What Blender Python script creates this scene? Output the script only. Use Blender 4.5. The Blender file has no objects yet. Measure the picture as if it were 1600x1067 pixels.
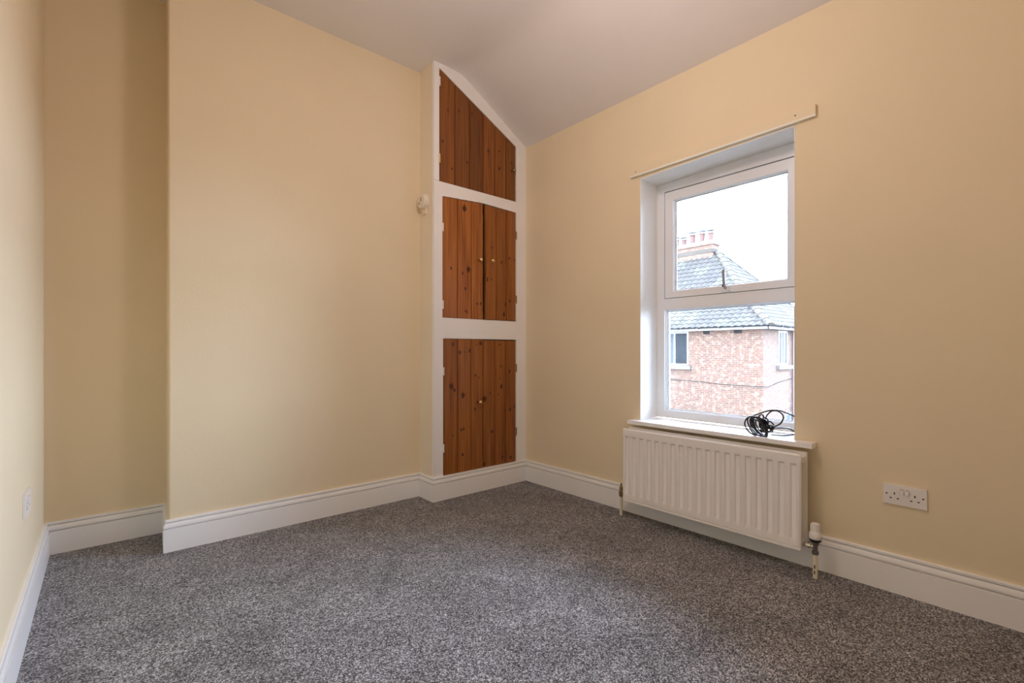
import bpy, bmesh, math, random
from mathutils import Vector, Matrix, noise as mnoise

random.seed(11)
sc = bpy.context.scene
COL = sc.collection

# ------------------------------------------------------------------ camera, sky, lamps, exposure
TH = math.radians(40.7)
SN, CS = math.sin(TH), math.cos(TH)
FPX = 742.0
HY = 549.0
CAMZ = 1.0
cam_d = bpy.data.cameras.new('camera')
cam = bpy.data.objects.new('camera', cam_d)
COL.objects.link(cam)
cam.location = (0, 0, CAMZ)
cam.rotation_euler = (math.pi / 2, 0, -TH)
cam_d.sensor_width = 36
cam_d.lens = FPX / 1600 * 36
cam_d.shift_y = (HY - 533.5) / 1600
cam_d.clip_start = 0.02
cam_d.clip_end = 400
sc.camera = cam

SKY = 29.0
world = bpy.data.worlds.new('overcast_sky')
sc.world = world
world.use_nodes = True
wn = world.node_tree
wn.nodes.clear()
wo = wn.nodes.new('ShaderNodeOutputWorld')
wb = wn.nodes.new('ShaderNodeBackground')
wb.inputs[0].default_value = (0.85, 1.0, 1.30, 1)
wb.inputs[1].default_value = SKY
wn.links.new(wb.outputs[0], wo.inputs[0])

def lamp(name, kind, loc, power, color, **kw):
    d = bpy.data.lights.new(name, kind)
    d.energy = power
    d.color = color
    for k, v in kw.items():
        setattr(d, k, v)
    o = bpy.data.objects.new(name, d)
    o.location = loc
    COL.objects.link(o)
    return o

lamp('ceiling_lamp', 'POINT', (1.14, 1.15, 2.45), 24.0, (1.0, 0.79, 0.75), shadow_soft_size=0.15)
# sampling aid only: tells the renderer where the window is
pl = lamp('window_portal', 'AREA', (2.74, 1.267, 1.32), 1, (1, 1, 1), shape='RECTANGLE', size=1.5, size_y=0.86)
pl.rotation_euler = (0, math.radians(90), 0)
pl.data.cycles.is_portal = True

vs = sc.view_settings
vs.view_transform = 'Standard'
vs.look = 'None'
vs.exposure = 0.0
vs.gamma = 1.0
vs.use_curve_mapping = False
sc.cycles.max_bounces = 10
sc.cycles.diffuse_bounces = 7
sc.cycles.transparent_max_bounces = 12
sc.cycles.sample_clamp_indirect = 8

# ------------------------------------------------------------------ geometry helpers
def proj(p):
    """world point -> photo pixel (only used while measuring)"""
    f = SN * p[0] + CS * p[1]
    r = CS * p[0] - SN * p[1]
    return 800 + FPX * r / f, HY - FPX * (p[2] - CAMZ) / f, f

def on_x(px, py, X):
    u = (px - 800) / FPX
    t = X / (SN + CS * u)
    return Vector((X, (CS - SN * u) * t, CAMZ + (HY - py) * t / FPX))

def on_y(px, py, Y):
    u = (px - 800) / FPX
    t = Y / (CS - SN * u)
    return Vector(((SN + CS * u) * t, Y, CAMZ + (HY - py) * t / FPX))

ORG = {}

def setup(o, origin, parent, smooth=None):
    po = Vector((0, 0, 0))
    if parent is not None:
        po = ORG[parent.name]
        o.parent = parent
    origin = Vector(origin)
    o.location = origin - po
    COL.objects.link(o)
    ORG[o.name] = origin
    return o

def tag(o, label=None, cat=None, group=None, kind=None):
    if label: o['label'] = label
    if cat: o['category'] = cat
    if group: o['group'] = group
    if kind: o['kind'] = kind
    return o

def empty(name, loc, label=None, cat=None, group=None, kind=None, parent=None):
    o = bpy.data.objects.new(name, None)
    o.empty_display_size = 0.05
    setup(o, loc, parent)
    return tag(o, label, cat, group, kind)

def finish(name, bm, mat, parent=None, origin=(0, 0, 0), smooth=False, bevel=0, seg=2, angle=35):
    """bm holds world coordinates; the object gets its own origin"""
    if bevel:
        es = [e for e in bm.edges if len(e.link_faces) == 2 and e.calc_face_angle(0) > math.radians(30)]
        bmesh.ops.bevel(bm, geom=es, offset=bevel, segments=seg, profile=0.5, affect='EDGES', clamp_overlap=True)
    bmesh.ops.recalc_face_normals(bm, faces=bm.faces)
    bmesh.ops.translate(bm, verts=bm.verts, vec=-Vector(origin))
    me = bpy.data.meshes.new(name)
    bm.to_mesh(me)
    bm.free()
    mats = mat if isinstance(mat, (list, tuple)) else [mat]
    for m in mats:
        me.materials.append(m)
    if smooth or bevel:
        me.shade_smooth()
        try:
            me.set_sharp_from_angle(angle=math.radians(angle))
        except Exception:
            pass
    o = bpy.data.objects.new(name, me)
    return setup(o, origin, parent)

def box(bm, x0, x1, y0, y1, z0, z1):
    vv = [bm.verts.new(v) for v in ((x0, y0, z0), (x1, y0, z0), (x1, y1, z0), (x0, y1, z0),
                                    (x0, y0, z1), (x1, y0, z1), (x1, y1, z1), (x0, y1, z1))]
    for f in ((0, 3, 2, 1), (4, 5, 6, 7), (0, 1, 5, 4), (1, 2, 6, 5), (2, 3, 7, 6), (3, 0, 4, 7)):
        bm.faces.new([vv[i] for i in f])
    return vv

def prism(bm, poly, axis, a0, a1):
    """poly: 2D points; axis 'y': (x,z) extruded along y; 'x': (y,z) along x; 'z': (x,y) along z"""
    def mk(p, a):
        if axis == 'y': return (p[0], a, p[1])
        if axis == 'x': return (a, p[0], p[1])
        return (p[0], p[1], a)
    A = [bm.verts.new(mk(p, a0)) for p in poly]
    B = [bm.verts.new(mk(p, a1)) for p in poly]
    bm.faces.new(A)
    bm.faces.new(B[::-1])
    n = len(poly)
    for i in range(n):
        bm.faces.new((A[i], B[i], B[(i + 1) % n], A[(i + 1) % n]))

def lathe(bm, prof, centre, axis=(0, 0, 1), seg=20):
    """prof: (radius, height along axis)"""
    ax = Vector(axis).normalized()
    a = ax.orthogonal().normalized()
    b = ax.cross(a)
    c = Vector(centre)
    rings = []
    for r, h in prof:
        rings.append([bm.verts.new(c + ax * h + (a * math.cos(2 * math.pi * i / seg) + b * math.sin(2 * math.pi * i / seg)) * max(r, 1e-5))
                      for i in range(seg)])
    for r0, r1 in zip(rings, rings[1:]):
        for i in range(seg):
            bm.faces.new((r0[i], r0[(i + 1) % seg], r1[(i + 1) % seg], r1[i]))
    bm.faces.new(rings[0][::-1])
    bm.faces.new(rings[-1])

def catmull(pts, n=8, closed=False):
    pts = [Vector(p) for p in pts]
    out = []
    m = len(pts)
    rng = range(m) if closed else range(m - 1)
    for i in rng:
        if closed:
            p0, p1, p2, p3 = pts[(i - 1) % m], pts[i], pts[(i + 1) % m], pts[(i + 2) % m]
        else:
            p0, p1, p2, p3 = pts[max(i - 1, 0)], pts[i], pts[i + 1], pts[min(i + 2, m - 1)]
        for k in range(n):
            t = k / n
            out.append(0.5 * ((2 * p1) + (-p0 + p2) * t + (2 * p0 - 5 * p1 + 4 * p2 - p3) * t * t + (-p0 + 3 * p1 - 3 * p2 + p3) * t ** 3))
    if not closed:
        out.append(pts[-1])
    return out

def tube(bm, pts, r, seg=8, closed=False):
    pts = [Vector(p) for p in pts]
    n = len(pts)
    prev = None
    rings = []
    for i, p in enumerate(pts):
        a = pts[(i - 1) % n] if (closed or i > 0) else pts[i]
        b = pts[(i + 1) % n] if (closed or i < n - 1) else pts[i]
        d = (b - a).normalized()
        if prev is None:
            u = d.orthogonal().normalized()
        else:
            u = (prev - d * prev.dot(d)).normalized()
        prev = u
        w = d.cross(u)
        rings.append([bm.verts.new(p + (u * math.cos(2 * math.pi * k / seg) + w * math.sin(2 * math.pi * k / seg)) * r) for k in range(seg)])
    m = n if closed else n - 1
    for i in range(m):
        r0, r1 = rings[i], rings[(i + 1) % n]
        for k in range(seg):
            bm.faces.new((r0[k], r0[(k + 1) % seg], r1[(k + 1) % seg], r1[k]))
    if not closed:
        bm.faces.new(rings[0][::-1])
        bm.faces.new(rings[-1])

# ------------------------------------------------------------------ materials
def newmat(name):
    m = bpy.data.materials.new(name)
    m.use_nodes = True
    nt = m.node_tree
    return m, nt, nt.nodes['Principled BSDF']

def N(nt, kind, **kw):
    n = nt.nodes.new('ShaderNode' + kind)
    for k, v in kw.items():
        if k.startswith('i_'):
            n.inputs[k[2:].replace('_', ' ')].default_value = v
        else:
            setattr(n, k, v)
    return n

def L(nt, a, b):
    nt.links.new(a, b)

def ramp(nt, fac, stops):
    r = nt.nodes.new('ShaderNodeValToRGB')
    el = r.color_ramp.elements
    while len(el) < len(stops):
        el.new(0.5)
    for e, (p, c) in zip(el, stops):
        e.position = p
        e.color = (c[0], c[1], c[2], 1)
    L(nt, fac, r.inputs[0])
    return r.outputs[0]

def M_(nt, op, a, b=None, c=None):
    n = nt.nodes.new('ShaderNodeMath')
    n.operation = op
    for i, v in enumerate((a, b, c)):
        if v is None: continue
        if isinstance(v, (int, float)):
            n.inputs[i].default_value = v
        else:
            L(nt, v, n.inputs[i])
    return n.outputs[0]

def paint(name, col, rough=0.5, bump=0.0, scale=60, var=0.03, dist=0.002, spec=0.4):
    m, nt, p = newmat(name)
    p.inputs['Roughness'].default_value = rough
    p.inputs['Specular IOR Level'].default_value = spec
    tc = N(nt, 'TexCoord')
    nz = N(nt, 'TexNoise', i_Scale=2.5, i_Detail=4.0)
    L(nt, tc.outputs['Object'], nz.inputs['Vector'])
    c0 = [x * (1 - var) for x in col]
    c1 = [min(1, x * (1 + var)) for x in col]
    L(nt, ramp(nt, nz.outputs['Fac'], [(0.3, c0), (0.7, c1)]), p.inputs['Base Color'])
    if bump:
        n2 = N(nt, 'TexNoise', i_Scale=scale, i_Detail=3.0)
        L(nt, tc.outputs['Object'], n2.inputs['Vector'])
        b = N(nt, 'Bump', i_Strength=bump, i_Distance=dist)
        L(nt, n2.outputs['Fac'], b.inputs['Height'])
        L(nt, b.outputs[0], p.inputs['Normal'])
    return m

def metal(name, col, rough=0.3):
    m, nt, p = newmat(name)
    p.inputs['Base Color'].default_value = (*col, 1)
    p.inputs['Metallic'].default_value = 1.0
    tc = N(nt, 'TexCoord')
    nz = N(nt, 'TexNoise', i_Scale=90.0, i_Detail=3.0)
    L(nt, tc.outputs['Object'], nz.inputs['Vector'])
    mr = N(nt, 'MapRange')
    mr.inputs['To Min'].default_value = rough * 0.8
    mr.inputs['To Max'].default_value = rough * 1.3
    L(nt, nz.outputs['Fac'], mr.inputs['Value'])
    L(nt, mr.outputs[0], p.inputs['Roughness'])
    return m

WALL = (0.81, 0.705, 0.505)
M = {}
M['wall'] = paint('cream_wall_paint', WALL, 0.75, 0.35, 55, 0.015, 0.0015, 0.25)
M['ceiling'] = paint('white_ceiling_paint', (0.80, 0.78, 0.76), 0.85, 0.25, 40, 0.015, 0.0015, 0.2)
M['gloss'] = paint('white_gloss_paint', (0.89, 0.895, 0.90), 0.32, 0.12, 30, 0.02, 0.001, 0.5)
M['frame'] = paint('white_satin_paint', (0.89, 0.89, 0.89), 0.42, 0.15, 35, 0.02, 0.001, 0.4)
M['side'] = paint('off_white_side_paint', (0.85, 0.77, 0.63), 0.6, 0.2, 45, 0.02, 0.001, 0.3)
M['reveal'] = paint('white_reveal_paint', (0.88, 0.88, 0.86), 0.6, 0.3, 35, 0.03, 0.0015, 0.3)
M['upvc'] = paint('white_window_plastic', (0.85, 0.89, 0.93), 0.28, 0, 1, 0.01)
M['rad'] = paint('radiator_enamel', (0.86, 0.85, 0.83), 0.3, 0, 1, 0.01)
M['plastic'] = paint('white_plastic', (0.82, 0.80, 0.78), 0.35, 0, 1, 0.01)
M['alarm'] = paint('alarm_plastic', (0.83, 0.76, 0.66), 0.4, 0, 1, 0.01)
M['batten'] = paint('painted_batten', (0.80, 0.70, 0.50), 0.6, 0.3, 60, 0.03, 0.001)
M['batten_edge'] = paint('batten_pale_edge', (0.8640, 0.8580, 0.7590), 0.6, 0.2, 60, 0.03, 0.001)  # paler colour for the strip along the batten's bottom
M['pipe'] = paint('painted_pipe', (0.78, 0.72, 0.55), 0.45, 0.1, 60, 0.04)
M['black'] = paint('black_rubber', (0.012, 0.012, 0.014), 0.45)
M['cable'] = paint('black_cable_sheath', (0.022, 0.022, 0.026), 0.28)
M['dark'] = paint('dark_hole', (0.008, 0.007, 0.006), 0.8)
M['grey_plastic'] = paint('grey_plastic', (0.10, 0.11, 0.12), 0.5)
M['recess_shade'] = paint('recess_shade_grey', (0.35, 0.33, 0.31), 0.6)
M['red'] = paint('red_mark', (0.6, 0.03, 0.03), 0.5)
M['nickel'] = metal('dull_nickel', (0.22, 0.21, 0.20), 0.45)
M['chrome'] = metal('chrome', (0.75, 0.73, 0.70), 0.15)
M['brass'] = metal('brass', (0.80, 0.60, 0.30), 0.22)
M['old_brass'] = metal('tarnished_brass', (0.35, 0.26, 0.13), 0.45)
M['handle'] = paint('grey_handle', (0.30, 0.31, 0.32), 0.4)

def carpet_mat():
    m, nt, p = newmat('grey_fleck_carpet')
    p.inputs['Roughness'].default_value = 0.95
    p.inputs['Specular IOR Level'].default_value = 0.08
    p.inputs['Sheen Weight'].default_value = 0.15
    tc = N(nt, 'TexCoord')
    warp = N(nt, 'TexNoise', i_Scale=120.0, i_Detail=2.0)
    L(nt, tc.outputs['Object'], warp.inputs['Vector'])
    mixv = N(nt, 'VectorMath', operation='MULTIPLY_ADD')
    L(nt, warp.outputs['Color'], mixv.inputs[0])
    mixv.inputs[1].default_value = (0.010, 0.010, 0.0)
    L(nt, tc.outputs['Object'], mixv.inputs[2])
    v = N(nt, 'TexVoronoi', i_Scale=300.0)
    v.voronoi_dimensions = '2D'
    L(nt, mixv.outputs[0], v.inputs['Vector'])
    sep = N(nt, 'SeparateColor')
    L(nt, v.outputs['Color'], sep.inputs[0])
    fine = N(nt, 'TexNoise', i_Scale=600.0, i_Detail=2.0)
    L(nt, tc.outputs['Object'], fine.inputs['Vector'])
    tot = M_(nt, 'ADD', M_(nt, 'MULTIPLY', sep.outputs[0], 0.72), M_(nt, 'MULTIPLY', fine.outputs['Fac'], 0.30))
    base = ramp(nt, tot, [(0.14, (0.022, 0.022, 0.023)), (0.40, (0.100, 0.100, 0.105)), (0.64, (0.27, 0.270, 0.284)), (0.88, (0.66, 0.66, 0.69))])
    # pile leaning this way and that where it has been walked on and vacuumed
    pn = N(nt, 'TexNoise', i_Scale=4.2, i_Detail=5.0, i_Roughness=0.65, i_Distortion=0.8)
    L(nt, tc.outputs['Object'], pn.inputs['Vector'])
    mr = N(nt, 'MapRange')
    mr.inputs['From Min'].default_value = 0.3
    mr.inputs['From Max'].default_value = 0.7
    mr.inputs['To Min'].default_value = 0.72
    mr.inputs['To Max'].default_value = 1.26
    L(nt, pn.outputs['Fac'], mr.inputs['Value'])
    mul = N(nt, 'VectorMath', operation='SCALE')
    L(nt, base, mul.inputs[0])
    L(nt, mr.outputs[0], mul.inputs['Scale'])
    L(nt, mul.outputs[0], p.inputs['Base Color'])
    b = N(nt, 'Bump', i_Strength=0.9, i_Distance=0.004)
    L(nt, tot, b.inputs['Height'])
    L(nt, b.outputs[0], p.inputs['Normal'])
    return m
M['carpet'] = carpet_mat()

NK = 7
def wood_mat():
    m, nt, p = newmat('stained_pine')
    p.inputs['Roughness'].default_value = 0.38
    p.inputs['Specular IOR Level'].default_value = 0.45
    tc = N(nt, 'TexCoord')
    oi = N(nt, 'ObjectInfo')
    sx = N(nt, 'SeparateXYZ')
    L(nt, tc.outputs['Object'], sx.inputs[0])
    X, Z = sx.outputs['X'], sx.outputs['Z']
    wn_ = N(nt, 'TexNoise', i_Scale=55.0, i_Detail=3.0)
    L(nt, tc.outputs['Object'], wn_.inputs['Vector'])
    wsp = N(nt, 'SeparateColor')
    L(nt, wn_.outputs['Color'], wsp.inputs[0])
    XW = M_(nt, 'ADD', X, M_(nt, 'MULTIPLY', M_(nt, 'SUBTRACT', wsp.outputs[0], 0.5), 0.022))
    ZW = M_(nt, 'ADD', Z, M_(nt, 'MULTIPLY', M_(nt, 'SUBTRACT', wsp.outputs[1], 0.5), 0.030))
    knot = None
    push = None
    for k in range(NK):
        at = N(nt, 'Attribute', attribute_type='OBJECT', attribute_name='knot_%d' % k)
        s3 = N(nt, 'SeparateXYZ')
        L(nt, at.outputs['Vector'], s3.inputs[0])
        dx = M_(nt, 'DIVIDE', M_(nt, 'SUBTRACT', XW, s3.outputs[0]), s3.outputs[2])
        dz = M_(nt, 'DIVIDE', M_(nt, 'SUBTRACT', ZW, s3.outputs[1]), M_(nt, 'MULTIPLY', s3.outputs[2], 1.35))
        d2 = M_(nt, 'ADD', M_(nt, 'MULTIPLY', dx, dx), M_(nt, 'MULTIPLY', dz, dz))
        g = M_(nt, 'DIVIDE', 1.0, M_(nt, 'ADD', 1.0, M_(nt, 'MULTIPLY', d2, d2)))
        # wide influence that bends the grain around the knot
        w = M_(nt, 'DIVIDE', dx, M_(nt, 'ADD', 1.0, M_(nt, 'MULTIPLY', d2, 0.35)))
        knot = g if knot is None else M_(nt, 'MAXIMUM', knot, g)
        push = w if push is None else M_(nt, 'ADD', push, w)
    off = M_(nt, 'MULTIPLY', oi.outputs['Random'], 37.0)
    cx = N(nt, 'CombineXYZ')
    L(nt, M_(nt, 'ADD', M_(nt, 'SUBTRACT', M_(nt, 'MULTIPLY', X, 95.0), M_(nt, 'MULTIPLY', push, 0.55)), off), cx.inputs[0])
    L(nt, off, cx.inputs[1])
    L(nt, M_(nt, 'MULTIPLY', Z, 2.2), cx.inputs[2])
    grain = N(nt, 'TexNoise', i_Scale=1.0, i_Detail=5.0, i_Roughness=0.6)
    L(nt, cx.outputs[0], grain.inputs['Vector'])
    cx2 = N(nt, 'CombineXYZ')
    L(nt, M_(nt, 'ADD', M_(nt, 'MULTIPLY', X, 14.0), off), cx2.inputs[0])
    L(nt, M_(nt, 'MULTIPLY', Z, 1.3), cx2.inputs[2])
    broad = N(nt, 'TexNoise', i_Scale=1.0, i_Detail=2.0)
    L(nt, cx2.outputs[0], broad.inputs['Vector'])
    mixf = M_(nt, 'ADD', M_(nt, 'MULTIPLY', grain.outputs['Fac'], 0.65), M_(nt, 'MULTIPLY', broad.outputs['Fac'], 0.35))
    colr = ramp(nt, mixf, [(0.32, (0.17, 0.042, 0.008)), (0.47, (0.37, 0.118, 0.020)), (0.68, (0.52, 0.195, 0.038))])
    tone = N(nt, 'Attribute', attribute_type='OBJECT', attribute_name='tone')
    sv = N(nt, 'VectorMath', operation='SCALE')
    L(nt, colr, sv.inputs[0])
    L(nt, tone.outputs['Fac'], sv.inputs['Scale'])
    mx = N(nt, 'Mix', data_type='RGBA')
    kr = N(nt, 'MapRange')
    kr.inputs['From Min'].default_value = 0.18
    kr.inputs['From Max'].default_value = 0.75
    L(nt, knot, kr.inputs['Value'])
    L(nt, kr.outputs[0], mx.inputs['Factor'])
    L(nt, sv.outputs[0], mx.inputs['A'])
    mx.inputs['B'].default_value = (0.060, 0.014, 0.006, 1)
    L(nt, mx.outputs['Result'], p.inputs['Base Color'])
    b = N(nt, 'Bump', i_Strength=0.25, i_Distance=0.001)
    L(nt, grain.outputs['Fac'], b.inputs['Height'])
    L(nt, b.outputs[0], p.inputs['Normal'])
    return m
M['wood'] = wood_mat()

def brick_mat():
    m, nt, p = newmat('orange_brickwork')
    p.inputs['Roughness'].default_value = 0.9
    tc = N(nt, 'TexCoord')
    s = N(nt, 'SeparateXYZ')
    L(nt, tc.outputs['Object'], s.inputs[0])
    c = N(nt, 'CombineXYZ')
    L(nt, M_(nt, 'ADD', s.outputs[0], s.outputs[1]), c.inputs[0])
    L(nt, s.outputs[2], c.inputs[1])
    br = N(nt, 'TexBrick')
    L(nt, c.outputs[0], br.inputs['Vector'])
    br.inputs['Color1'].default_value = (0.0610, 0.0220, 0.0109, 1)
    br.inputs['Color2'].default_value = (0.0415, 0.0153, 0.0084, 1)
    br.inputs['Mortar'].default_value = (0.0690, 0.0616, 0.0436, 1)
    br.inputs['Scale'].default_value = 1.0
    br.inputs['Mortar Size'].default_value = 0.007
    br.inputs['Brick Width'].default_value = 0.225
    br.inputs['Row Height'].default_value = 0.075
    nz = N(nt, 'TexNoise', i_Scale=5.5, i_Detail=8.0, i_Roughness=0.75)
    L(nt, c.outputs[0], nz.inputs['Vector'])
    mr = N(nt, 'MapRange')
    mr.inputs['From Min'].default_value = 0.50
    mr.inputs['From Max'].default_value = 0.62
    mr.inputs['To Max'].default_value = 0.75
    L(nt, nz.outputs['Fac'], mr.inputs['Value'])
    mx = N(nt, 'Mix', data_type='RGBA')
    L(nt, mr.outputs[0], mx.inputs['Factor'])
    L(nt, br.outputs['Color'], mx.inputs['A'])
    mx.inputs['B'].default_value = (0.1122, 0.0836, 0.0562, 1)
    L(nt, mx.outputs['Result'], p.inputs['Base Color'])
    b = N(nt, 'Bump', i_Strength=0.5, i_Distance=0.006)
    b.invert = True
    L(nt, br.outputs['Fac'], b.inputs['Height'])
    L(nt, b.outputs[0], p.inputs['Normal'])
    return m
M['brick'] = brick_mat()

def tile_mat():
    m, nt, p = newmat('weathered_roof_tile')
    p.inputs['Roughness'].default_value = 0.85
    ge = N(nt, 'NewGeometry')
    oi = N(nt, 'ObjectInfo')
    nz = N(nt, 'TexNoise', i_Scale=1.6, i_Detail=6.0, i_Roughness=0.7)
    L(nt, ge.outputs['Position'], nz.inputs['Vector'])
    base = ramp(nt, M_(nt, 'ADD', M_(nt, 'MULTIPLY', oi.outputs['Random'], 0.45), M_(nt, 'MULTIPLY', nz.outputs['Fac'], 0.55)),
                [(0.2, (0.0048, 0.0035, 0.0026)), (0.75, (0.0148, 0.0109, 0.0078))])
    n2 = N(nt, 'TexNoise', i_Scale=0.9, i_Detail=7.0, i_Roughness=0.75)
    L(nt, ge.outputs['Position'], n2.inputs['Vector'])
    mr = N(nt, 'MapRange')
    mr.inputs['From Min'].default_value = 0.52
    mr.inputs['From Max'].default_value = 0.66
    mr.inputs['To Max'].default_value = 0.75
    L(nt, n2.outputs['Fac'], mr.inputs['Value'])
    mx = N(nt, 'Mix', data_type='RGBA')
    L(nt, mr.outputs[0], mx.inputs['Factor'])
    L(nt, base, mx.inputs['A'])
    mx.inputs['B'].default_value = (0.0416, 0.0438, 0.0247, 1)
    L(nt, mx.outputs['Result'], p.inputs['Base Color'])
    return m
M['tile'] = tile_mat()
M['hip'] = paint('hip_tile_mortar', (0.0270, 0.0222, 0.0158), 0.9, 0.3, 20, 0.15, 0.01)
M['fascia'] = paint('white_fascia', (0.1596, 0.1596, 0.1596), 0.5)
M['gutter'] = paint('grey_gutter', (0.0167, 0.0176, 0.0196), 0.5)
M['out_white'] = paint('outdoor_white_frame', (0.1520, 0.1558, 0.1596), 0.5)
M['concrete'] = paint('pale_concrete', (0.0637, 0.0613, 0.0588), 0.9, 0.2, 8, 0.08)
M['pot'] = paint('red_clay_pot', (0.0478, 0.0202, 0.0156), 0.8, 0.2, 8, 0.1)
M['lead'] = paint('grey_cowl', (0.0205, 0.0228, 0.0274), 0.6)
M['asphalt'] = paint('asphalt', (0.0456, 0.0456, 0.0456), 0.95, 0.5, 25, 0.15, 0.01)
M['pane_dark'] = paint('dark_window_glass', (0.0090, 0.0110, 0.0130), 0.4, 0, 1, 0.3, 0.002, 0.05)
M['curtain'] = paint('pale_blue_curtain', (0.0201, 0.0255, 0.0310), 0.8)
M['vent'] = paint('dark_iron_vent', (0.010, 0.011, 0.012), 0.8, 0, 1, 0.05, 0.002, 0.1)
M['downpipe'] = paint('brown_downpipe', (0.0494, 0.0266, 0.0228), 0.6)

def glass_mat():
    m = bpy.data.materials.new('window_glass')
    m.use_nodes = True
    nt = m.node_tree
    nt.nodes.clear()
    out = N(nt, 'OutputMaterial')
    tr = N(nt, 'BsdfTransparent')
    tr.inputs[0].default_value = (0.95, 0.97, 0.965, 1)
    gl = N(nt, 'BsdfGlossy', i_Roughness=0.01)
    fr = N(nt, 'Fresnel', i_IOR=1.45)
    mx = N(nt, 'MixShader')
    L(nt, fr.outputs[0], mx.inputs[0])
    L(nt, tr.outputs[0], mx.inputs[1])
    L(nt, gl.outputs[0], mx.inputs[2])
    L(nt, mx.outputs[0], out.inputs[0])
    return m
M['glass'] = glass_mat()

# ------------------------------------------------------------------ room shell
XL, XR = -0.220, 2.500          # left wall, window wall
YB, YC, YP = 3.265, 2.925, 2.740  # alcove back, chimney breast, cupboard front
YF = -0.62                      # wall behind the camera
BX0, BXB, CX0 = 0.245, 0.265, 1.670         # chimney breast corner, cupboard side
ZC = 2.940                      # flat ceiling
WY0, WY1, WZ0, WZ1 = 0.840, 1.695, 0.572, 2.060  # window opening

def wall(name, bm, bevel=0, mat='wall', **kw):
    return tag(finish(name, bm, M[mat], bevel=bevel, **kw), kind='structure')

bm = bmesh.new(); box(bm, XL - 0.1, XR + 0.1, YF - 0.1, YB + 0.1, -0.12, 0.0)
tag(finish('floor', bm, M['carpet']), 'grey flecked twist-pile carpet covering the whole floor', kind='structure')
bm = bmesh.new(); box(bm, XL - 0.12, XL, YF - 0.1, YB + 0.12, 0, 3.1)
wall('wall_left', bm)
bm = bmesh.new(); box(bm, XL, BX0 + 0.05, YB, YB + 0.12, 0, 3.1)
wall('wall_back', bm)
bm = bmesh.new()
prism(bm, [(BX0, YC), (XR + 0.05, YC), (XR + 0.05, YB + 0.12), (BXB + 0.007, YB + 0.12)], 'z', 0, 3.1)
es = [e for e in bm.edges if all(abs(v.co.x - BX0) < 1e-4 and abs(v.co.y - YC) < 1e-4 for v in e.verts)]
bmesh.ops.bevel(bm, geom=es, offset=0.012, segments=5, profile=0.5, affect='EDGES')
wall('wall_chimney_breast', bm, smooth=True)
bm = bmesh.new(); box(bm, XL - 0.1, XR + 0.1, YF - 0.12, YF, 0, 3.1)
wall('wall_front', bm)
bm = bmesh.new()
WT = 0.30
HEAD = lambda y: 2.075 + (2.056 - 2.075) * (y - WY0) / (WY1 - WY0)   # the plaster head is not level
e_ = 0.004
box(bm, XR, XR + WT, YF, WY0 - e_, -0.1, 2.75)
box(bm, XR, XR + WT, WY1 + e_, YB, -0.1, 2.75)
box(bm, XR, XR + WT, WY0 - e_, WY1 + e_, -0.1, WZ0 - 0.004)
prism(bm, [(WY0 - e_, HEAD(WY0) + 0.005), (WY1 + e_, HEAD(WY1) + 0.005), (WY1 + e_, 2.75), (WY0 - e_, 2.75)], 'x', XR, XR + WT)
wall('wall_right', bm)
# ceiling: flat, then a soft bend into the slope down to the window wall
prof = [(XL - 0.1, ZC), (1.0, ZC), (1.78, ZC), (1.84, 2.938), (1.89, 2.931), (1.935, 2.915), (1.98, 2.890), (2.03, 2.861), (2.09, 2.826), (2.5, 2.588), (2.62, 2.518)]
top = [(2.62, 3.1), (XL - 0.1, 3.1)]
bm = bmesh.new()
ys = [YF - 0.1, YB + 0.1]
V0 = [bm.verts.new((x, ys[0], z)) for x, z in prof]
V1 = [bm.verts.new((x, ys[1], z)) for x, z in prof]
for i in range(len(prof) - 1):
    bm.faces.new((V0[i], V0[i + 1], V1[i + 1], V1[i]))
T0 = [bm.verts.new((x, ys[0], z)) for x, z in top]
T1 = [bm.verts.new((x, ys[1], z)) for x, z in top]
bm.faces.new((T0[0], T0[1], T1[1], T1[0]))
bm.faces.new((V0[-1], T0[0], T1[0], V1[-1]))
bm.faces.new((V0[0], V1[0], T1[1], T0[1]))
bm.faces.new(V0[::-1] + T0[::-1])
bm.faces.new(V1 + T1)
tag(finish('ceiling', bm, M['ceiling'], smooth=True, angle=40), kind='structure')

# skirting boards, mitred at each corner
SK = [(0.0, 0.0), (0.020, 0.0), (0.020, 0.1120), (0.0198, 0.1130), (0.0050, 0.1132), (0.0050, 0.1185), (0.0172, 0.1188), (0.0175, 0.1245),
      (0.0160, 0.133), (0.0135, 0.140), (0.0130, 0.1420), (0.0010, 0.1422), (0.0010, 0.1468), (0.0120, 0.1470), (0.0118, 0.1560), (0.0100, 0.158), (0.0, 0.158)]
path = [(XL, YF), (XL, YB), (BXB, YB), (BX0, YC), (CX0, YC), (CX0, YP), (XR, YP), (XR, YF)]
names = ['baseboard_left', 'baseboard_back', 'baseboard_chimney_side', 'baseboard_chimney_breast', 'baseboard_cupboard_side', 'baseboard_cupboard', 'baseboard_right']
def seg_n(i):
    a, b = Vector(path[i]), Vector(path[i + 1])
    d = (b - a).normalized()
    return Vector((d.y, -d.x))      # room is to the right of the direction of travel
for i, nm in enumerate(names):
    bm = bmesh.new()
    rings = []
    for j in (i, i + 1):
        n_here = seg_n(i)
        if 0 < j < len(path) - 1:
            n_o = seg_n(i - 1) if j == i else seg_n(i + 1)
            mit = (n_here + n_o) / (1 + n_here.dot(n_o))
        else:
            mit = n_here
        rings.append([bm.verts.new((path[j][0] + mit.x * d, path[j][1] + mit.y * d, z)) for d, z in SK])
    n = len(SK)
    for k in range(n):
        bm.faces.new((rings[0][k], rings[1][k], rings[1][(k + 1) % n], rings[0][(k + 1) % n]))
    bm.faces.new(rings[0]); bm.faces.new(rings[1][::-1])
    tag(finish(nm, bm, M['gloss']), kind='structure')

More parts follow.
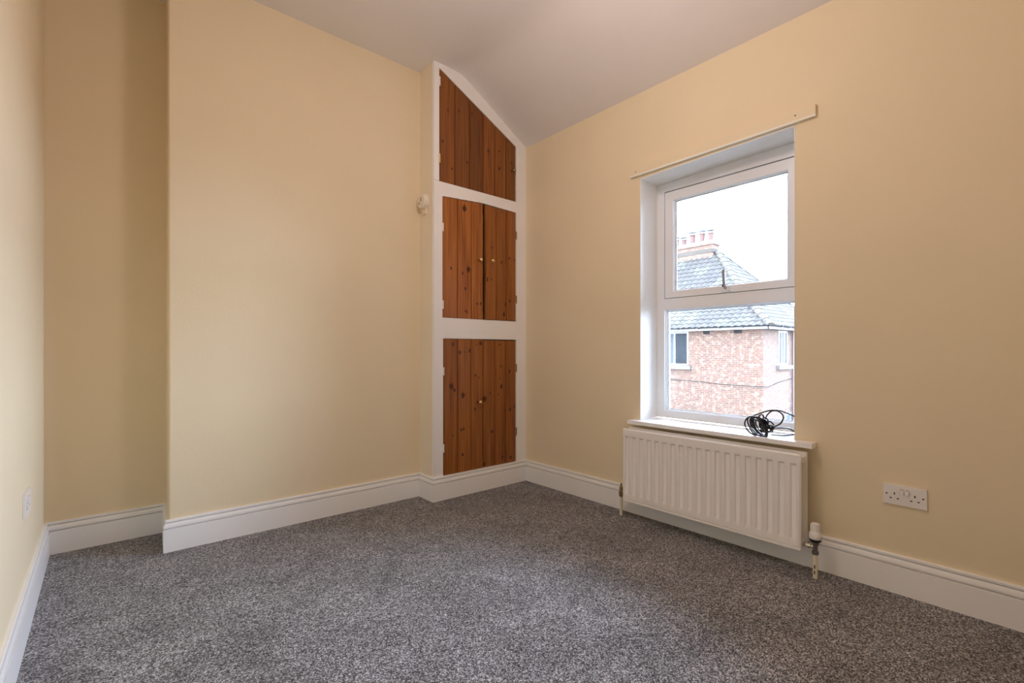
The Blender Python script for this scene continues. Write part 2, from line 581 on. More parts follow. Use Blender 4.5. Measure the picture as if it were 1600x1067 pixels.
# ------------------------------------------------------------------ window
FX0, FX1 = XR + 0.180, XR + 0.245   # frame depth range
w1 = empty('window_1', (FX0, 1.267, WZ0), kind='structure')
bm = bmesh.new()
box(bm, XR - 0.001, FX0 + 0.02, WY1, WY1 + e_ - 0.0005, WZ0, HEAD(WY1) + 0.004)
box(bm, XR - 0.001, FX0 + 0.02, WY0 - e_ + 0.0005, WY0, WZ0, HEAD(WY0) + 0.004)
prism(bm, [(WY0 - 0.003, HEAD(WY0)), (WY1 + 0.003, HEAD(WY1)), (WY1 + 0.003, HEAD(WY1) + 0.0045), (WY0 - 0.003, HEAD(WY0) + 0.0045)], 'x', XR - 0.001, FX0 + 0.02)
finish('window_reveal', bm, M['reveal'], w1)

def ring_frame(bm, y0, y1, z0, z1, w, x0, x1, wb=None, wt=None, wn=None, sl=0):
    """mitred rectangular frame in the plane of the window"""
    wb = wb or w; wt = wt or w; wn = wn or w
    o = [(y0, z0), (y1, z0), (y1, z1), (y0, z1)]
    i = [(y0 + wn, z0 + wb), (y1 - w, z0 + wb), (y1 - w, z1 - wt), (y0 + wn, z1 - wt)]
    vs_ = []
    ifr = [(y0 + wn - sl, z0 + wb - sl), (y1 - w + sl, z0 + wb - sl), (y1 - w + sl, z1 - wt + sl), (y0 + wn - sl, z1 - wt + sl)]
    for pts, x in ((o, x0), (o, x1), (ifr, x0), (i, x1)):
        vs_.append([bm.verts.new((x, a, b)) for a, b in pts])
    of, ob, if_, ib = vs_
    for k in range(4):
        k2 = (k + 1) % 4
        bm.faces.new((of[k], of[k2], if_[k2], if_[k]))
        bm.faces.new((ob[k], ib[k], ib[k2], ob[k2]))
        bm.faces.new((of[k], ob[k], ob[k2], of[k2]))
        bm.faces.new((if_[k], if_[k2], ib[k2], ib[k]))

ZT0, ZT1 = 1.262, 1.330    # transom
bm = bmesh.new(); ring_frame(bm, WY0 + 0.001, WY1 - 0.001, WZ0 + 0.012, WZ1 - 0.006, 0.052, FX0, FX1, wb=0.045, wt=0.052, wn=0.030)
prism(bm, [(WY0 + 0.001, WZ1 - 0.007), (WY1 - 0.001, WZ1 - 0.007), (WY1 - 0.001, HEAD(WY1) + 0.002), (WY0 + 0.001, HEAD(WY0) + 0.002)], 'x', FX0 + 0.006, FX1)
finish('window_frame', bm, M['upvc'], w1, bevel=0.007)
bm = bmesh.new(); box(bm, FX0 - 0.001, FX1, WY0 + 0.028, WY1 - 0.050, ZT0, ZT1)
finish('transom', bm, M['upvc'], w1, bevel=0.009)
# dark weather seal behind the sash edge
bm = bmesh.new(); ring_frame(bm, WY0 + 0.028, WY1 - 0.050, ZT1 - 0.002, WZ1 - 0.055, 0.012, FX0 + 0.016, FX0 + 0.020)
finish('weather_seal', bm, M['black'], w1)
# opening top sash, sitting a little proud, not quite shut
sash = empty('top_sash', (FX0, 1.267, WZ1 - 0.062), parent=w1)
SY0, SY1, SZ0, SZ1 = WY0 + 0.033, WY1 - 0.061, ZT1 + 0.003, WZ1 - 0.067
bm = bmesh.new(); ring_frame(bm, SY0, SY1, SZ0, SZ1, 0.055, FX0 - 0.006, FX0 + 0.040, wb=0.040)
finish('sash_frame', bm, M['upvc'], sash, bevel=0.005)
bm = bmesh.new(); ring_frame(bm, SY0 + 0.053, SY1 - 0.053, SZ0 + 0.038, SZ1 - 0.053, 0.012, FX0 - 0.002, FX0 + 0.018, sl=0.009)
finish('glazing_bead', bm, M['upvc'], sash, bevel=0.001)
bm = bmesh.new(); ring_frame(bm, SY0 + 0.062, SY1 - 0.062, SZ0 + 0.045, SZ1 - 0.062, 0.004, FX0 + 0.013, FX0 + 0.020)
finish('glazing_gasket', bm, M['grey_plastic'], sash)
bm = bmesh.new(); box(bm, FX0 + 0.019, FX0 + 0.023, SY0 + 0.050, SY1 - 0.050, SZ0 + 0.036, SZ1 - 0.050)
finish('pane', bm, M['glass'], sash)
# lower fixed light
LY0, LY1, LZ0, LZ1 = WY0 + 0.029, WY1 - 0.051, WZ0 + 0.055, ZT0 + 0.002
bm = bmesh.new(); ring_frame(bm, LY0, LY1, LZ0, LZ1, 0.014, FX0 + 0.006, FX0 + 0.030, sl=0.010)
finish('glazing_bead', bm, M['upvc'], w1, bevel=0.001)
bm = bmesh.new(); ring_frame(bm, LY0 + 0.010, LY1 - 0.010, LZ0 + 0.010, LZ1 - 0.010, 0.004, FX0 + 0.026, FX0 + 0.032)
finish('glazing_gasket', bm, M['grey_plastic'], w1)
bm = bmesh.new(); box(bm, FX0 + 0.031, FX0 + 0.035, LY0 + 0.002, LY1 - 0.002, LZ0 + 0.002, LZ1 - 0.002)
finish('pane', bm, M['glass'], w1)
# sash handle standing up off the bottom rail
HYC = 1.246
hb = bmesh.new()
box(hb, FX0 - 0.020, FX0 - 0.008, HYC - 0.028, HYC + 0.028, SZ0 + 0.010, SZ0 + 0.034)
hd = finish('window_handle', hb, M['upvc'], w1, bevel=0.004, origin=(FX0, HYC, SZ0))
bm = bmesh.new()
tube(bm, catmull([(FX0 - 0.016, HYC, SZ0 + 0.024), (FX0 - 0.030, HYC, SZ0 + 0.034), (FX0 - 0.036, HYC + 0.001, SZ0 + 0.062), (FX0 - 0.034, HYC + 0.004, SZ0 + 0.126)], 6), 0.0080, 10)
finish('handle_lever', bm, M['handle'], hd, smooth=True)
bm = bmesh.new()
lathe(bm, [(0.001, -0.003), (0.008, -0.003), (0.009, 0.002), (0.007, 0.006), (0.001, 0.007)], (FX0 - 0.026, HYC + 0.009, SZ0 + 0.040), (-1, 0, 0), 16)
finish('handle_button', bm, M['black'], hd, smooth=True)
# window board
bm = bmesh.new()
pts = [(2.432, 0.745), (2.432, 1.745), (XR + 0.001, 1.745), (XR + 0.001, WY1 - 0.0005), (FX0 + 0.004, WY1 - 0.0005), (FX0 + 0.004, WY0 + 0.0005), (XR + 0.001, WY0 + 0.0005), (XR + 0.001, 0.745)]
prism(bm, pts, 'z', 0.558, 0.580)
finish('window_sill', bm, M['gloss'], w1, bevel=0.006, seg=3)
# sealant bead where the frame meets the plaster
bm = bmesh.new()
for (a, b) in (((FX0 - 0.001, WY1 - 0.001, 0.60), (FX0 - 0.001, WY1 - 0.001, WZ1)), ((FX0 + 0.012, WY1, HEAD(WY1)), (FX0 + 0.012, WY0, HEAD(WY0) - 0.006))):
    n = 28
    P_ = [Vector(a).lerp(Vector(b), k / n) + Vector((random.uniform(-.002, .002), random.uniform(-.0015, .0015), random.uniform(-.002, .002))) for k in range(n + 1)]
    tube(bm, P_, 0.0035, 6)
finish('sealant_bead', bm, M['reveal'], w1, smooth=True)

# old curtain batten above the window
bt = empty('curtain_batten', (XR, 1.25, 2.087), 'long narrow wooden batten painted cream, fixed to the wall above the window', 'batten')
bm = bmesh.new()
prism(bm, [(0.746, 2.0935), (1.760, 2.0865), (1.760, 2.131), (0.746, 2.140)], 'x', XR - 0.018, XR - 0.0005)
finish('painted_face', bm, M['batten'], bt, bevel=0.002)
bm = bmesh.new()
prism(bm, [(0.746, 2.085), (1.760, 2.077), (1.760, 2.0862), (0.746, 2.0932)], 'x', XR - 0.0190, XR - 0.0005)
tag(finish('lower_edge', bm, M['batten_edge'], bt, bevel=0.001), 'pale lower edge')
for y_, z_ in ((0.83, 2.116), (1.72, 2.104)):
    bm = bmesh.new(); lathe(bm, [(0.0035, 0.0), (0.0035, 0.0006), (0.001, 0.0008)], (XR - 0.0178, y_, z_), (-1, 0, 0), 10)
    finish('screw_hole', bm, M['dark'], bt)

# ------------------------------------------------------------------ built-in cupboard
cup = empty('cupboard', (2.08, YP, 0), 'tall white-framed built-in cupboard with stained pine plank doors in the corner', 'cupboard')
FR0, FR1 = YP, YP + 0.022
Z_BT, Z_BB = 1.086, 0.158      # bottom doors
Z_MT0, Z_MT1, Z_MTR, Z_MB = 2.048, 2.066, 2.060, 1.232
Z_TB = 2.149
XA, XM, XB_, XE = 1.715, 1.740, 1.745, 2.396
ztop = lambda x: 2.904 - (x - 1.715) * (2.904 - 2.565) / (2.396 - 1.715)
bm = bmesh.new()
g = 0.003
pieces = [
    [(CX0, 0), (XB_ - g, 0), (XB_ - g, Z_BT + g), (CX0, Z_BT + g)],
    [(CX0, Z_BT + g), (XE + g, Z_BT + g), (XE + g, Z_MB - g), (CX0, Z_MB - g)],
    [(CX0, Z_MB - g), (XM - g, Z_MB - g), (XM - g, Z_MT0 + g), (CX0, Z_MT0 + g)],
    [(CX0, Z_MT0 + g), (XM - g, Z_MT0 + g), (2.092, Z_MT1 + g + 0.003), (XE + g, Z_MTR + g), (XE + g, Z_TB - g), (CX0, Z_TB - g)],
    [(CX0, Z_TB - g + 0.004), (XA - g, Z_TB - g + 0.002), (XA - g, ztop(XA) + 0.005), (CX0, 2.932)],
    [(CX0, 2.932), (XA - g, ztop(XA) + 0.005), (XE + g, ztop(XE) + 0.003), (XR, 2.575), (XR, 2.60), (2.09, 2.835), (1.98, 2.90), (1.86, 2.945), (CX0, 2.945)],
    [(XE + g, 0), (XR, 0), (XR, 2.575), (XE + g, ztop(XE) + 0.003)],
    [(XB_ - g, 0), (XE + g, 0), (XE + g, Z_BB - 0.0005), (XB_ - g, Z_BB - 0.0005)],
]
for pc in pieces:
    prism(bm, pc, 'y', FR0, FR1)
finish('face_frame', bm, M['frame'], cup)
bm = bmesh.new(); box(bm, CX0 + 0.0005, CX0 + 0.02, YP + 0.003, YC, 0, ZC)
finish('side_panel', bm, M['side'], cup)
for z in (1.16, 2.10):
    bm = bmesh.new(); box(bm, CX0 + 0.02, XR, FR1 + 0.001, YC - 0.001, z - 0.01, z + 0.01)
    finish('shelf', bm, M['frame'], cup)

def cpix(ox, oy, s, pts):
    out = []
    for p in pts:
        w = on_y(ox + p[0] / s, oy + p[1] / s, YP + 0.003)
        out.append((w.x, w.z, p[2] * 0.0036))
    return out
KN = cpix(640, 300, 4.105, [(352, 105, 4.2), (265, 487, 2), (378, 497, 4), (340, 520, 1.8), (358, 620, 2), (432, 716, 1.8), (455, 716, 2.2), (357, 763, 1.7), (368, 768, 1.7), (470, 412, 2),
     (530, 355, 1.7), (590, 130, 1.5), (588, 452, 2), (618, 452, 1.4), (640, 425, 2), (675, 438, 2.2), (498, 562, 3), (525, 560, 2), (642, 700, 2.4), (615, 722, 2.2), (605, 785, 3)])
KN += cpix(640, 510, 3.68, [(250, 105, 3), (290, 148, 2.6), (345, 140, 2.5), (320, 148, 1.4), (240, 345, 4), (258, 368, 2.4), (307, 395, 4), (310, 590, 2), (298, 594, 1.7), (250, 628, 1.8), (305, 737, 2.2), (378, 280, 1.7),
     (396, 292, 1.4), (385, 105, 1.5), (408, 97, 3), (432, 415, 4), (463, 383, 1.8), (405, 465, 1.5), (375, 477, 2), (389, 435, 1.8), (375, 632, 2), (518, 105, 1.8), (525, 230, 1.9), (520, 300, 1.5), (527, 345, 3), (573, 258, 2.4),
     (510, 393, 1.5), (473, 603, 2.8), (550, 482, 2), (578, 475, 2.6), (602, 460, 2), (535, 750, 2.5), (580, 752, 3), (430, 790, 2.4), (487, 787, 2.2)])
KN += cpix(640, 80, 4.105, [(210, 578, 2.6), (245, 380, 1.6), (272, 757, 2.2), (315, 385, 2), (370, 715, 2), (400, 400, 2), (505, 640, 2.6), (577, 755, 2.4), (575, 640, 1.6), (655, 720, 1.5)])

def plank(door, x0, x1, z0, z1a, z1b, tone):
    """tongue-and-groove board with chamfered edges; top runs from z1a at x0 to z1b at x1"""
    y0 = YP + 0.002
    c = 0.0042
    bm = bmesh.new()
    f = lambda x: z1a + (z1b - z1a) * (x - x0) / (x1 - x0)
    xs = [(x0 + 0.0008, y0 + 0.017), (x0 + 0.0008, y0 + c * 1.9), (x0 + c, y0), (x1 - c, y0), (x1 - 0.0008, y0 + c * 1.9), (x1 - 0.0008, y0 + 0.017)]
    lo = [bm.verts.new((x, y, z0)) for x, y in xs]
    hi = [bm.verts.new((x, y, f(x))) for x, y in xs]
    bm.faces.new(lo); bm.faces.new(hi[::-1])
    for i in range(len(xs)):
        j = (i + 1) % len(xs)
        bm.faces.new((lo[i], hi[i], hi[j], lo[j]))
    o = finish('plank', bm, M['wood'], door, origin=(x0, y0, z0))
    ks = [(kx - x0, kz - z0, s) for kx, kz, s in KN if x0 < kx < x1 and z0 < kz < max(z1a, z1b)]
    ks = ks[:NK]
    while len(ks) < NK:
        ks.append((-9.0, -9.0, 0.01))
    for i, k in enumerate(ks):
        o['knot_%d' % i] = [float(v) for v in k]
    o['tone'] = float(tone)
    return o

def knob(door, x, z, r, mat, mesh_name='knob', label=None):
    bm = bmesh.new()
    y = YP + 0.002
    pr = [(r * 0.9, 0.0), (r * 0.9, 0.002), (r * 0.45, 0.003), (r * 0.42, 0.006), (r * 0.75, 0.009), (r * 1.05, 0.013), (r * 1.15, 0.018), (r * 1.05, 0.023), (r * 0.75, 0.027), (r * 0.35, 0.029), (0.0003, 0.0295)]
    lathe(bm, pr, (x, y, z), (0, -1, 0), 20)
    o = finish('knob', bm, mat, door, smooth=True, origin=(x, y, z))
    return tag(o, label)

def hinge(door, x, z, mat, h=0.055, label=None):
    bm = bmesh.new()
    lathe(bm, [(0.0045, 0), (0.0045, h)], (x, YP - 0.003, z - h / 2), (0, 0, 1), 12)
    for k in (0.0, 0.33, 0.66):
        lathe(bm, [(0.0052, 0), (0.0052, h * 0.28)], (x, YP - 0.003, z - h / 2 + k * h + h * 0.02), (0, 0, 1), 12)
    o = finish('hinge', bm, mat, door, smooth=True, origin=(x, YP - 0.003, z))
    return tag(o, label)

d = empty('cupboard_door', (XA, YP, Z_TB), parent=cup)
tag(d, 'uppermost pine plank door with a sloping top')
bounds = [1.7165, 1.838, 1.962, 2.084, 2.190, 2.296, 2.394]
tones = [0.62, 0.50, 0.42, 0.66, 0.60, 0.46]
for i in range(6):
    plank(d, bounds[i], bounds[i + 1], Z_TB, ztop(bounds[i]) - 0.001, ztop(bounds[i + 1]) - 0.001, tones[i])
kp = on_y(802, 267, YP); knob(d, kp.x - 0.004, kp.z, 0.012, M['old_brass'])
hp = on_y(688.5, 248, YP); hinge(d, XA - 0.001, hp.z, M['brass'], 0.06)
hp = on_y(687, 127, YP); hinge(d, XA - 0.001, hp.z, M['frame'], 0.06, 'white-painted hinge')

d = empty('cupboard_door', (XM, YP, Z_MB), parent=cup)
tag(d, 'left pine plank door of the middle pair')
b = [1.741, 1.860, 1.978, 2.083]
mt = lambda x: Z_MT0 + (Z_MT1 - Z_MT0) * (x - XM) / (2.092 - XM)
for i in range(3):
    plank(d, b[i], b[i + 1], Z_MB, mt(b[i]), mt(b[i + 1]), [0.92, 0.98, 0.90][i])
kp = on_y(750.5, 406, YP); knob(d, kp.x - 0.004, kp.z, 0.013, M['brass'])
for py in (355, 476):
    hp = on_y(693, py, YP); hinge(d, XM - 0.001, hp.z, M['frame'], 0.055, 'white-painted hinge')

d = empty('cupboard_door', (XE, YP, Z_MB), parent=cup)
tag(d, 'right pine plank door of the middle pair')
b = [2.104, 2.205, 2.303, 2.3945]
mr_ = lambda x: Z_MT1 - 0.002 + (Z_MTR - Z_MT1) * (x - 2.104) / (XE - 2.104)
for i in range(3):
    plank(d, b[i], b[i + 1], Z_MB + 0.002, mr_(b[i]), mr_(b[i + 1]), [0.74, 0.68, 0.72][i])
kp = on_y(769, 408, YP); knob(d, kp.x - 0.004, kp.z, 0.013, M['brass'])
for py in (368, 468):
    hp = on_y(806, py, YP); hinge(d, XE + 0.002, hp.z, M['old_brass'], 0.06)

d = empty('cupboard_door', (XB_, YP, Z_BB), parent=cup)
tag(d, 'left pine plank door of the lowest pair')
b = [1.7465, 1.861, 1.975, 2.083]
for i in range(3):
    plank(d, b[i], b[i + 1], Z_BB + 0.002, Z_BT - 0.001, Z_BT, [0.70, 0.76, 0.72][i])
kp = on_y(749.5, 628, YP); knob(d, kp.x - 0.004, kp.z, 0.013, M['brass'])
for py in (580, 700):
    hp = on_y(695, py, YP); hinge(d, XB_ - 0.001, hp.z, M['frame'], 0.055, 'white-painted hinge')
d = empty('cupboard_door', (XE, YP, Z_BB), parent=cup)
tag(d, 'right pine plank door of the lowest pair')
b = [2.086, 2.190, 2.294, 2.3945]
for i in range(3):
    plank(d, b[i], b[i + 1], Z_BB + 0.002, Z_BT - 0.004, Z_BT - 0.005, [0.70, 0.74, 0.68][i])
for py in (575, 674):
    hp = on_y(807, py, YP); hinge(d, XE + 0.002, hp.z, M['old_brass'], 0.06)

# round alarm on the cupboard's side
ac = Vector((CX0, 2.853, 2.0 - 0.0))
ac.z = on_x(661, 317, CX0).z
al = empty('alarm', ac, 'small round white alarm with two slots on the side of the cupboard', 'alarm')
bm = bmesh.new()
lathe(bm, [(0.053, 0), (0.054, 0.006), (0.053, 0.011)], ac, (-1, 0, 0), 40)
finish('base_plate', bm, M['alarm'], al, smooth=True, angle=50)
bm = bmesh.new()
lathe(bm, [(0.050, 0.011), (0.050, 0.026), (0.047, 0.033), (0.040, 0.036), (0.037, 0.0345), (0.014, 0.0365), (0.0005, 0.037)], ac, (-1, 0, 0), 40)
finish('cover', bm, M['alarm'], al, smooth=True, angle=50)
for dy, dz, h in ((-0.004, 0.008, 0.026), (0.020, -0.014, 0.014)):
    bm = bmesh.new(); box(bm, ac.x - 0.0380, ac.x - 0.034, ac.y + dy - 0.003, ac.y + dy + 0.003, ac.z + dz - h / 2, ac.z + dz + h / 2)
    finish('slot', bm, M['grey_plastic'], al)
bm = bmesh.new(); box(bm, ac.x - 0.010, ac.x - 0.0005, ac.y - 0.024, ac.y + 0.020, ac.z - 0.086, ac.z - 0.046)
finish('mounting_block', bm, M['side'], al, bevel=0.002)

# ------------------------------------------------------------------ radiator
RY0, RY1, RZ0, RZ1 = 0.767, 1.7285, 0.1035, 0.5380
rad = empty('radiator', (2.42, (RY0 + RY1) / 2, RZ0), 'white double panel radiator with vertical flutes below the window', 'radiator')
def rad_panel(xf, xb, name):
    bm = bmesh.new()
    nch = 19
    pitch = (RY1 - RY0 - 0.010) / nch
    yy = [(RY0, 0.0, 1), (RY0 + 0.004, 0, 0)]
    prof_y = [(RY0, 0.0), (RY0 + 0.006, 0.0)]
    for i in range(nch):
        c = RY0 + 0.005 + pitch * (i + 0.5)
        for off, dd in ((-0.30, 0.0), (-0.25, 0.25), (-0.19, 1.0), (0.19, 1.0), (0.25, 0.25), (0.30, 0.0)):
            prof_y.append((c + off * pitch, dd))
    prof_y += [(RY1 - 0.006, 0.0), (RY1, 0.0)]
    dep = 0.0075
    zs = [(RZ0, 0), (RZ0 + 0.004, 0), (RZ0 + 0.012, 0), (RZ0 + 0.0145, 'g'), (RZ0 + 0.018, 0), (RZ0 + 0.046, 0), (RZ0 + 0.052, 0.25), (RZ0 + 0.064, 1), (RZ1 - 0.052, 1), (RZ1 - 0.046, 0.5), (RZ1 - 0.043, 0), (RZ1 - 0.006, 0), (RZ1, 0)]
    grid = []
    for z, wz in zs:
        row = []
        for y, dy in prof_y:
            x = xf + (0.003 if wz == 'g' else dep * dy * wz)
            if z in (RZ0, RZ1) or y in (RY0, RY1):
                x += 0.005
            row.append(bm.verts.new((x, y, z)))
        grid.append(row)
    for a, b_ in zip(grid, grid[1:]):
        for k in range(len(a) - 1):
            bm.faces.new((a[k], a[k + 1], b_[k + 1], b_[k]))
    # return edges and back
    R0 = [grid[0][0], grid[0][-1], grid[-1][-1], grid[-1][0]]
    loop = grid[0] + [r[-1] for r in grid[1:-1]] + grid[-1][::-1] + [r[0] for r in grid[1:-1]][::-1]
    back = [bm.verts.new((xb, v.co.y, v.co.z)) for v in loop]
    n = len(loop)
    for k in range(n):
        bm.faces.new((loop[k], loop[(k + 1) % n], back[(k + 1) % n], back[k]))
    bm.faces.new(back)
    return finish(name, bm, M['rad'], rad, smooth=True, angle=32)
rad_panel(2.360, 2.374, 'front_panel')
# rear panel
bm = bmesh.new(); box(bm, 2.428, 2.442, RY0 - 0.002, RY1 + 0.002, RZ0 + 0.006, RZ1 + 0.002)
finish('rear_panel', bm, M['rad'], rad, bevel=0.004)
bm = bmesh.new()
nf = 30
for i in range(nf):
    y = RY0 + 0.02 + (RY1 - RY0 - 0.04) * i / (nf - 1)
    box(bm, 2.375, 2.427, y - 0.0006, y + 0.0006, RZ0 + 0.035, RZ1 - 0.03)
tag(finish('convector_fin', bm, M['rad'], rad), kind='stuff')
for y in (RY0 + 0.012, RY1 - 0.012):
    for z in (RZ0 + 0.026, RZ1 - 0.030):
        bm = bmesh.new(); box(bm, 2.374, 2.428, y - 0.008, y + 0.008, z - 0.014, z + 0.014)
        finish('end_header', bm, M['rad'], rad, bevel=0.003)
for y in (RY0 + 0.16, RY1 - 0.16):
    bm = bmesh.new(); box(bm, 2.442, 2.4995, y - 0.012, y + 0.012, RZ0 + 0.04, RZ1 - 0.05)
    finish('wall_bracket', bm, M['rad'], rad)
# thermostatic valve at the near end
TX, TY = 2.382, 0.716
vb = bmesh.new()
lathe(vb, [(0.011, 0.104), (0.013, 0.106), (0.013, 0.118), (0.009, 0.120), (0.009, 0.145), (0.0125, 0.147), (0.0125, 0.154), (0.015, 0.156), (0.015, 0.163)], (TX, TY, 0), (0, 0, 1), 20)
valve = finish('thermostatic_valve', vb, M['nickel'], rad, smooth=True, origin=(TX, TY, 0.13))
bm = bmesh.new()
lathe(bm, [(0.014, 0.158), (0.0215, 0.163), (0.0232, 0.168), (0.0232, 0.174), (0.018, 0.175)], (TX, TY, 0), (0, 0, 1), 28)
finish('collar', bm, M['black'], valve, smooth=True)
bm = bmesh.new()
lathe(bm, [(0.022, 0.172), (0.0235, 0.178), (0.0240, 0.190), (0.0225, 0.198), (0.0180, 0.206), (0.0172, 0.212), (0.0170, 0.236), (0.0160, 0.241), (0.012, 0.2425), (0.0005, 0.243)], (TX, TY, 0), (0, 0, 1), 28)
for k in range(14):
    a = 2 * math.pi * k / 14
    c = Vector((TX + math.cos(a) * 0.0172, TY + math.sin(a) * 0.0172, 0))
    lathe(bm, [(0.0018, 0.211), (0.0018, 0.236)], c, (0, 0, 1), 6)
finish('thermostat_head', bm, M['plastic'], valve, smooth=True)
for k in range(6):
    a = math.radians(-150 + k * 22)
    c = Vector((TX + math.cos(a) * 0.0236, TY + math.sin(a) * 0.0236, 0.182))
    bm = bmesh.new(); lathe(bm, [(0.0012, -0.0005), (0.0012, 0.0012)], c, (math.cos(a), math.sin(a), 0), 8)
    finish('setting_dot', bm, M['grey_plastic'], valve)
bm = bmesh.new()
lathe(bm, [(0.007, 0.0), (0.007, 0.012), (0.012, 0.013), (0.012, 0.024), (0.008, 0.026), (0.008, 0.034), (0.011, 0.035), (0.011, 0.046)], (TX + 0.004, TY + 0.006, 0.134), (0.15, 1, 0), 8)
finish('union_nut', bm, M['chrome'], valve, smooth=True, angle=20)
bm = bmesh.new(); lathe(bm, [(0.0095, 0.0), (0.0095, 0.106)], (TX, TY, 0), (0, 0, 1), 20)
finish('pipe', bm, M['pipe'], valve, smooth=True)
for z0_, z1_ in ((0.060, 0.044), (0.034, 0.020)):
    bm = bmesh.new(); box(bm, TX - 0.0102, TX - 0.0080, TY - 0.0020, TY + 0.0020, z1_, z0_)
    finish('paint_chip', bm, M['dark'], valve)
# lockshield valve at the far end
QX, QY = 2.402, 1.768
vb = bmesh.new()
lathe(vb, [(0.010, 0.112), (0.0125, 0.114), (0.0125, 0.126), (0.014, 0.130), (0.014, 0.143), (0.009, 0.147), (0.009, 0.155), (0.0115, 0.157), (0.0115, 0.170), (0.006, 0.174), (0.005, 0.192), (0.002, 0.194)], (QX, QY, 0), (0, 0, 1), 18)
lock = finish('lockshield_valve', vb, M['old_brass'], rad, smooth=True, origin=(QX, QY, 0.13))
bm = bmesh.new(); lathe(bm, [(0.0085, 0.0), (0.0085, 0.114)], (QX, QY, 0), (0, 0, 1), 18)
finish('pipe', bm, M['pipe'], lock, smooth=True)
bm = bmesh.new(); lathe(bm, [(0.008, 0.0), (0.008, 0.03)], (QX, QY - 0.008, 0.136), (0, -1, 0), 12)
finish('union_nut', bm, M['nickel'], lock, smooth=True)

# ------------------------------------------------------------------ sockets
def double_socket(origin, ux, nrm, W, Hh, label):
    """origin = plate centre on the wall; ux = direction left to right as you face it; nrm = into the room"""
    o = Vector(origin); ux = Vector(ux); nr = Vector(nrm); uz = Vector((0, 0, 1))
    root = empty('wall_socket', o, label, 'socket')
    def bxl(name, a0, a1, b0, b1, c0, c1, mat, bevel=0):
        bm = bmesh.new()
        vv = box(bm, a0, a1, b0, b1, c0, c1)
        for v in bm.verts:
            v.co = o + ux * v.co.x + uz * v.co.y + nr * v.co.z
        return finish(name, bm, mat, root, bevel=bevel)
    bxl('face_plate', -W / 2, W / 2, -Hh / 2, Hh / 2, 0.0005, 0.009, M['plastic'], 0.0022)
    for sgn, cx in ((-1, -W * 0.235), (1, W * 0.235)):
        bxl('earth_slot', cx - 0.0022, cx + 0.0022, 0.001, 0.0095, 0.0088, 0.0094, M['dark'])
        bxl('pin_slot', cx - 0.0150, cx - 0.0080, -0.0165, -0.0120, 0.0088, 0.0094, M['dark'])
        bxl('pin_slot', cx + 0.0080, cx + 0.0150, -0.0165, -0.0120, 0.0088, 0.0094, M['dark'])
        sx = -1 if cx < 0 else 1
        bm = bmesh.new()
        lathe(bm, [(0.0032, 0.0088), (0.0032, 0.0094), (0.0005, 0.0096)], o + ux * (sx * W * 0.42) + uz * 0.0015, nr, 12)
        finish('fixing_screw', bm, M['dark'], root)
        s = -0.0085 if cx < 0 else 0.0085
        bxl('rocker_switch', s - 0.0060, s + 0.0060, 0.004, 0.024, 0.0086, 0.0140, M['plastic'], 0.0012)
        bxl('switch_shade_border', s - 0.0072, s + 0.0072, 0.0028, 0.0252, 0.0086, 0.0092, M['recess_shade'])  # flat grey border, painted shade of the gap around the rocker
        bxl('red_mark', s - 0.0042, s + 0.0042, 0.0243, 0.0265, 0.0088, 0.0094, M['red'])
    return root
double_socket((XR, 0.427, 0.405), (0, -1, 0), (-1, 0, 0), 0.140, 0.080, 'white double wall socket on the cream wall right of the radiator')
double_socket((XL, 2.503, 0.440), (0, 1, 0), (1, 0, 0), 0.140, 0.088, 'white double wall socket on the left wall above the skirting')

# ------------------------------------------------------------------ cable on the window board
bm = bmesh.new()
CRD = 0.0036
def cpt(px, py, X):
    p = on_x(px, py, X)
    p.z = max(p.z, 0.580 + CRD)
    return p
def strand(pts, closed=False):
    tube(bm, catmull([cpt(*p) for p in pts], 7, closed), CRD, 8, closed)
# long outer loop over the top, running off behind the reveal
strand([(1181, 680, 2.46), (1172, 676, 2.455), (1165, 667, 2.46), (1164, 659, 2.465), (1169, 652, 2.47), (1180, 648.5, 2.48), (1194, 643.5, 2.49), (1206, 641, 2.50), (1218, 641.5, 2.51), (1228, 645, 2.53), (1240, 650, 2.56), (1250, 660, 2.58)])
# loop on the right of the knot
strand([(1196, 655, 2.48), (1199, 648, 2.49), (1206, 642.3, 2.50), (1215, 642.3, 2.50), (1222, 647, 2.50), (1224, 653, 2.50), (1220, 661, 2.49), (1212, 666, 2.48), (1206, 669, 2.47), (1200, 664, 2.47)])
strand([(1205, 669, 2.49), (1214, 668.5, 2.51), (1226, 668.5, 2.53), (1234, 670, 2.55), (1244, 676, 2.58)])
strand([(1206, 679, 2.47), (1216, 680, 2.50), (1226, 680.5, 2.52), (1240, 679, 2.55), (1250, 677, 2.57)])
strand([(1186, 653, 2.47), (1187, 648.5, 2.47), (1191, 648, 2.47), (1193, 651, 2.47), (1192, 655, 2.47)])
strand([(1199, 660, 2.47), (1203, 658.5, 2.47), (1207, 661.5, 2.47), (1209, 665, 2.475), (1205, 668, 2.47)])
rr = random.Random(5)
def coil(cx, cy, a, b, ang, X, jx, n=10):
    pts = []
    ph = rr.uniform(0, 6.28)
    for k in range(n):
        t = 2 * math.pi * k / n + ph
        x = a * math.cos(t); y = b * math.sin(t)
        pts.append((cx + x * math.cos(ang) - y * math.sin(ang) + rr.uniform(-.8, .8), cy + x * math.sin(ang) + y * math.cos(ang) + rr.uniform(-.8, .8), X + jx * math.sin(t + 0.7) + rr.uniform(-.003, .003)))
    strand(pts, True)
A = math.radians(52)
coil(1183, 667, 19, 11, A, 2.470, 0.012)
coil(1185, 667, 18, 9.5, A, 2.478, 0.014)
coil(1186, 667, 17.5, 8, A - .1, 2.468, 0.012)
coil(1187, 666, 16, 9, A + .1, 2.482, 0.015)
coil(1188, 668, 15, 6, A, 2.460, 0.010)
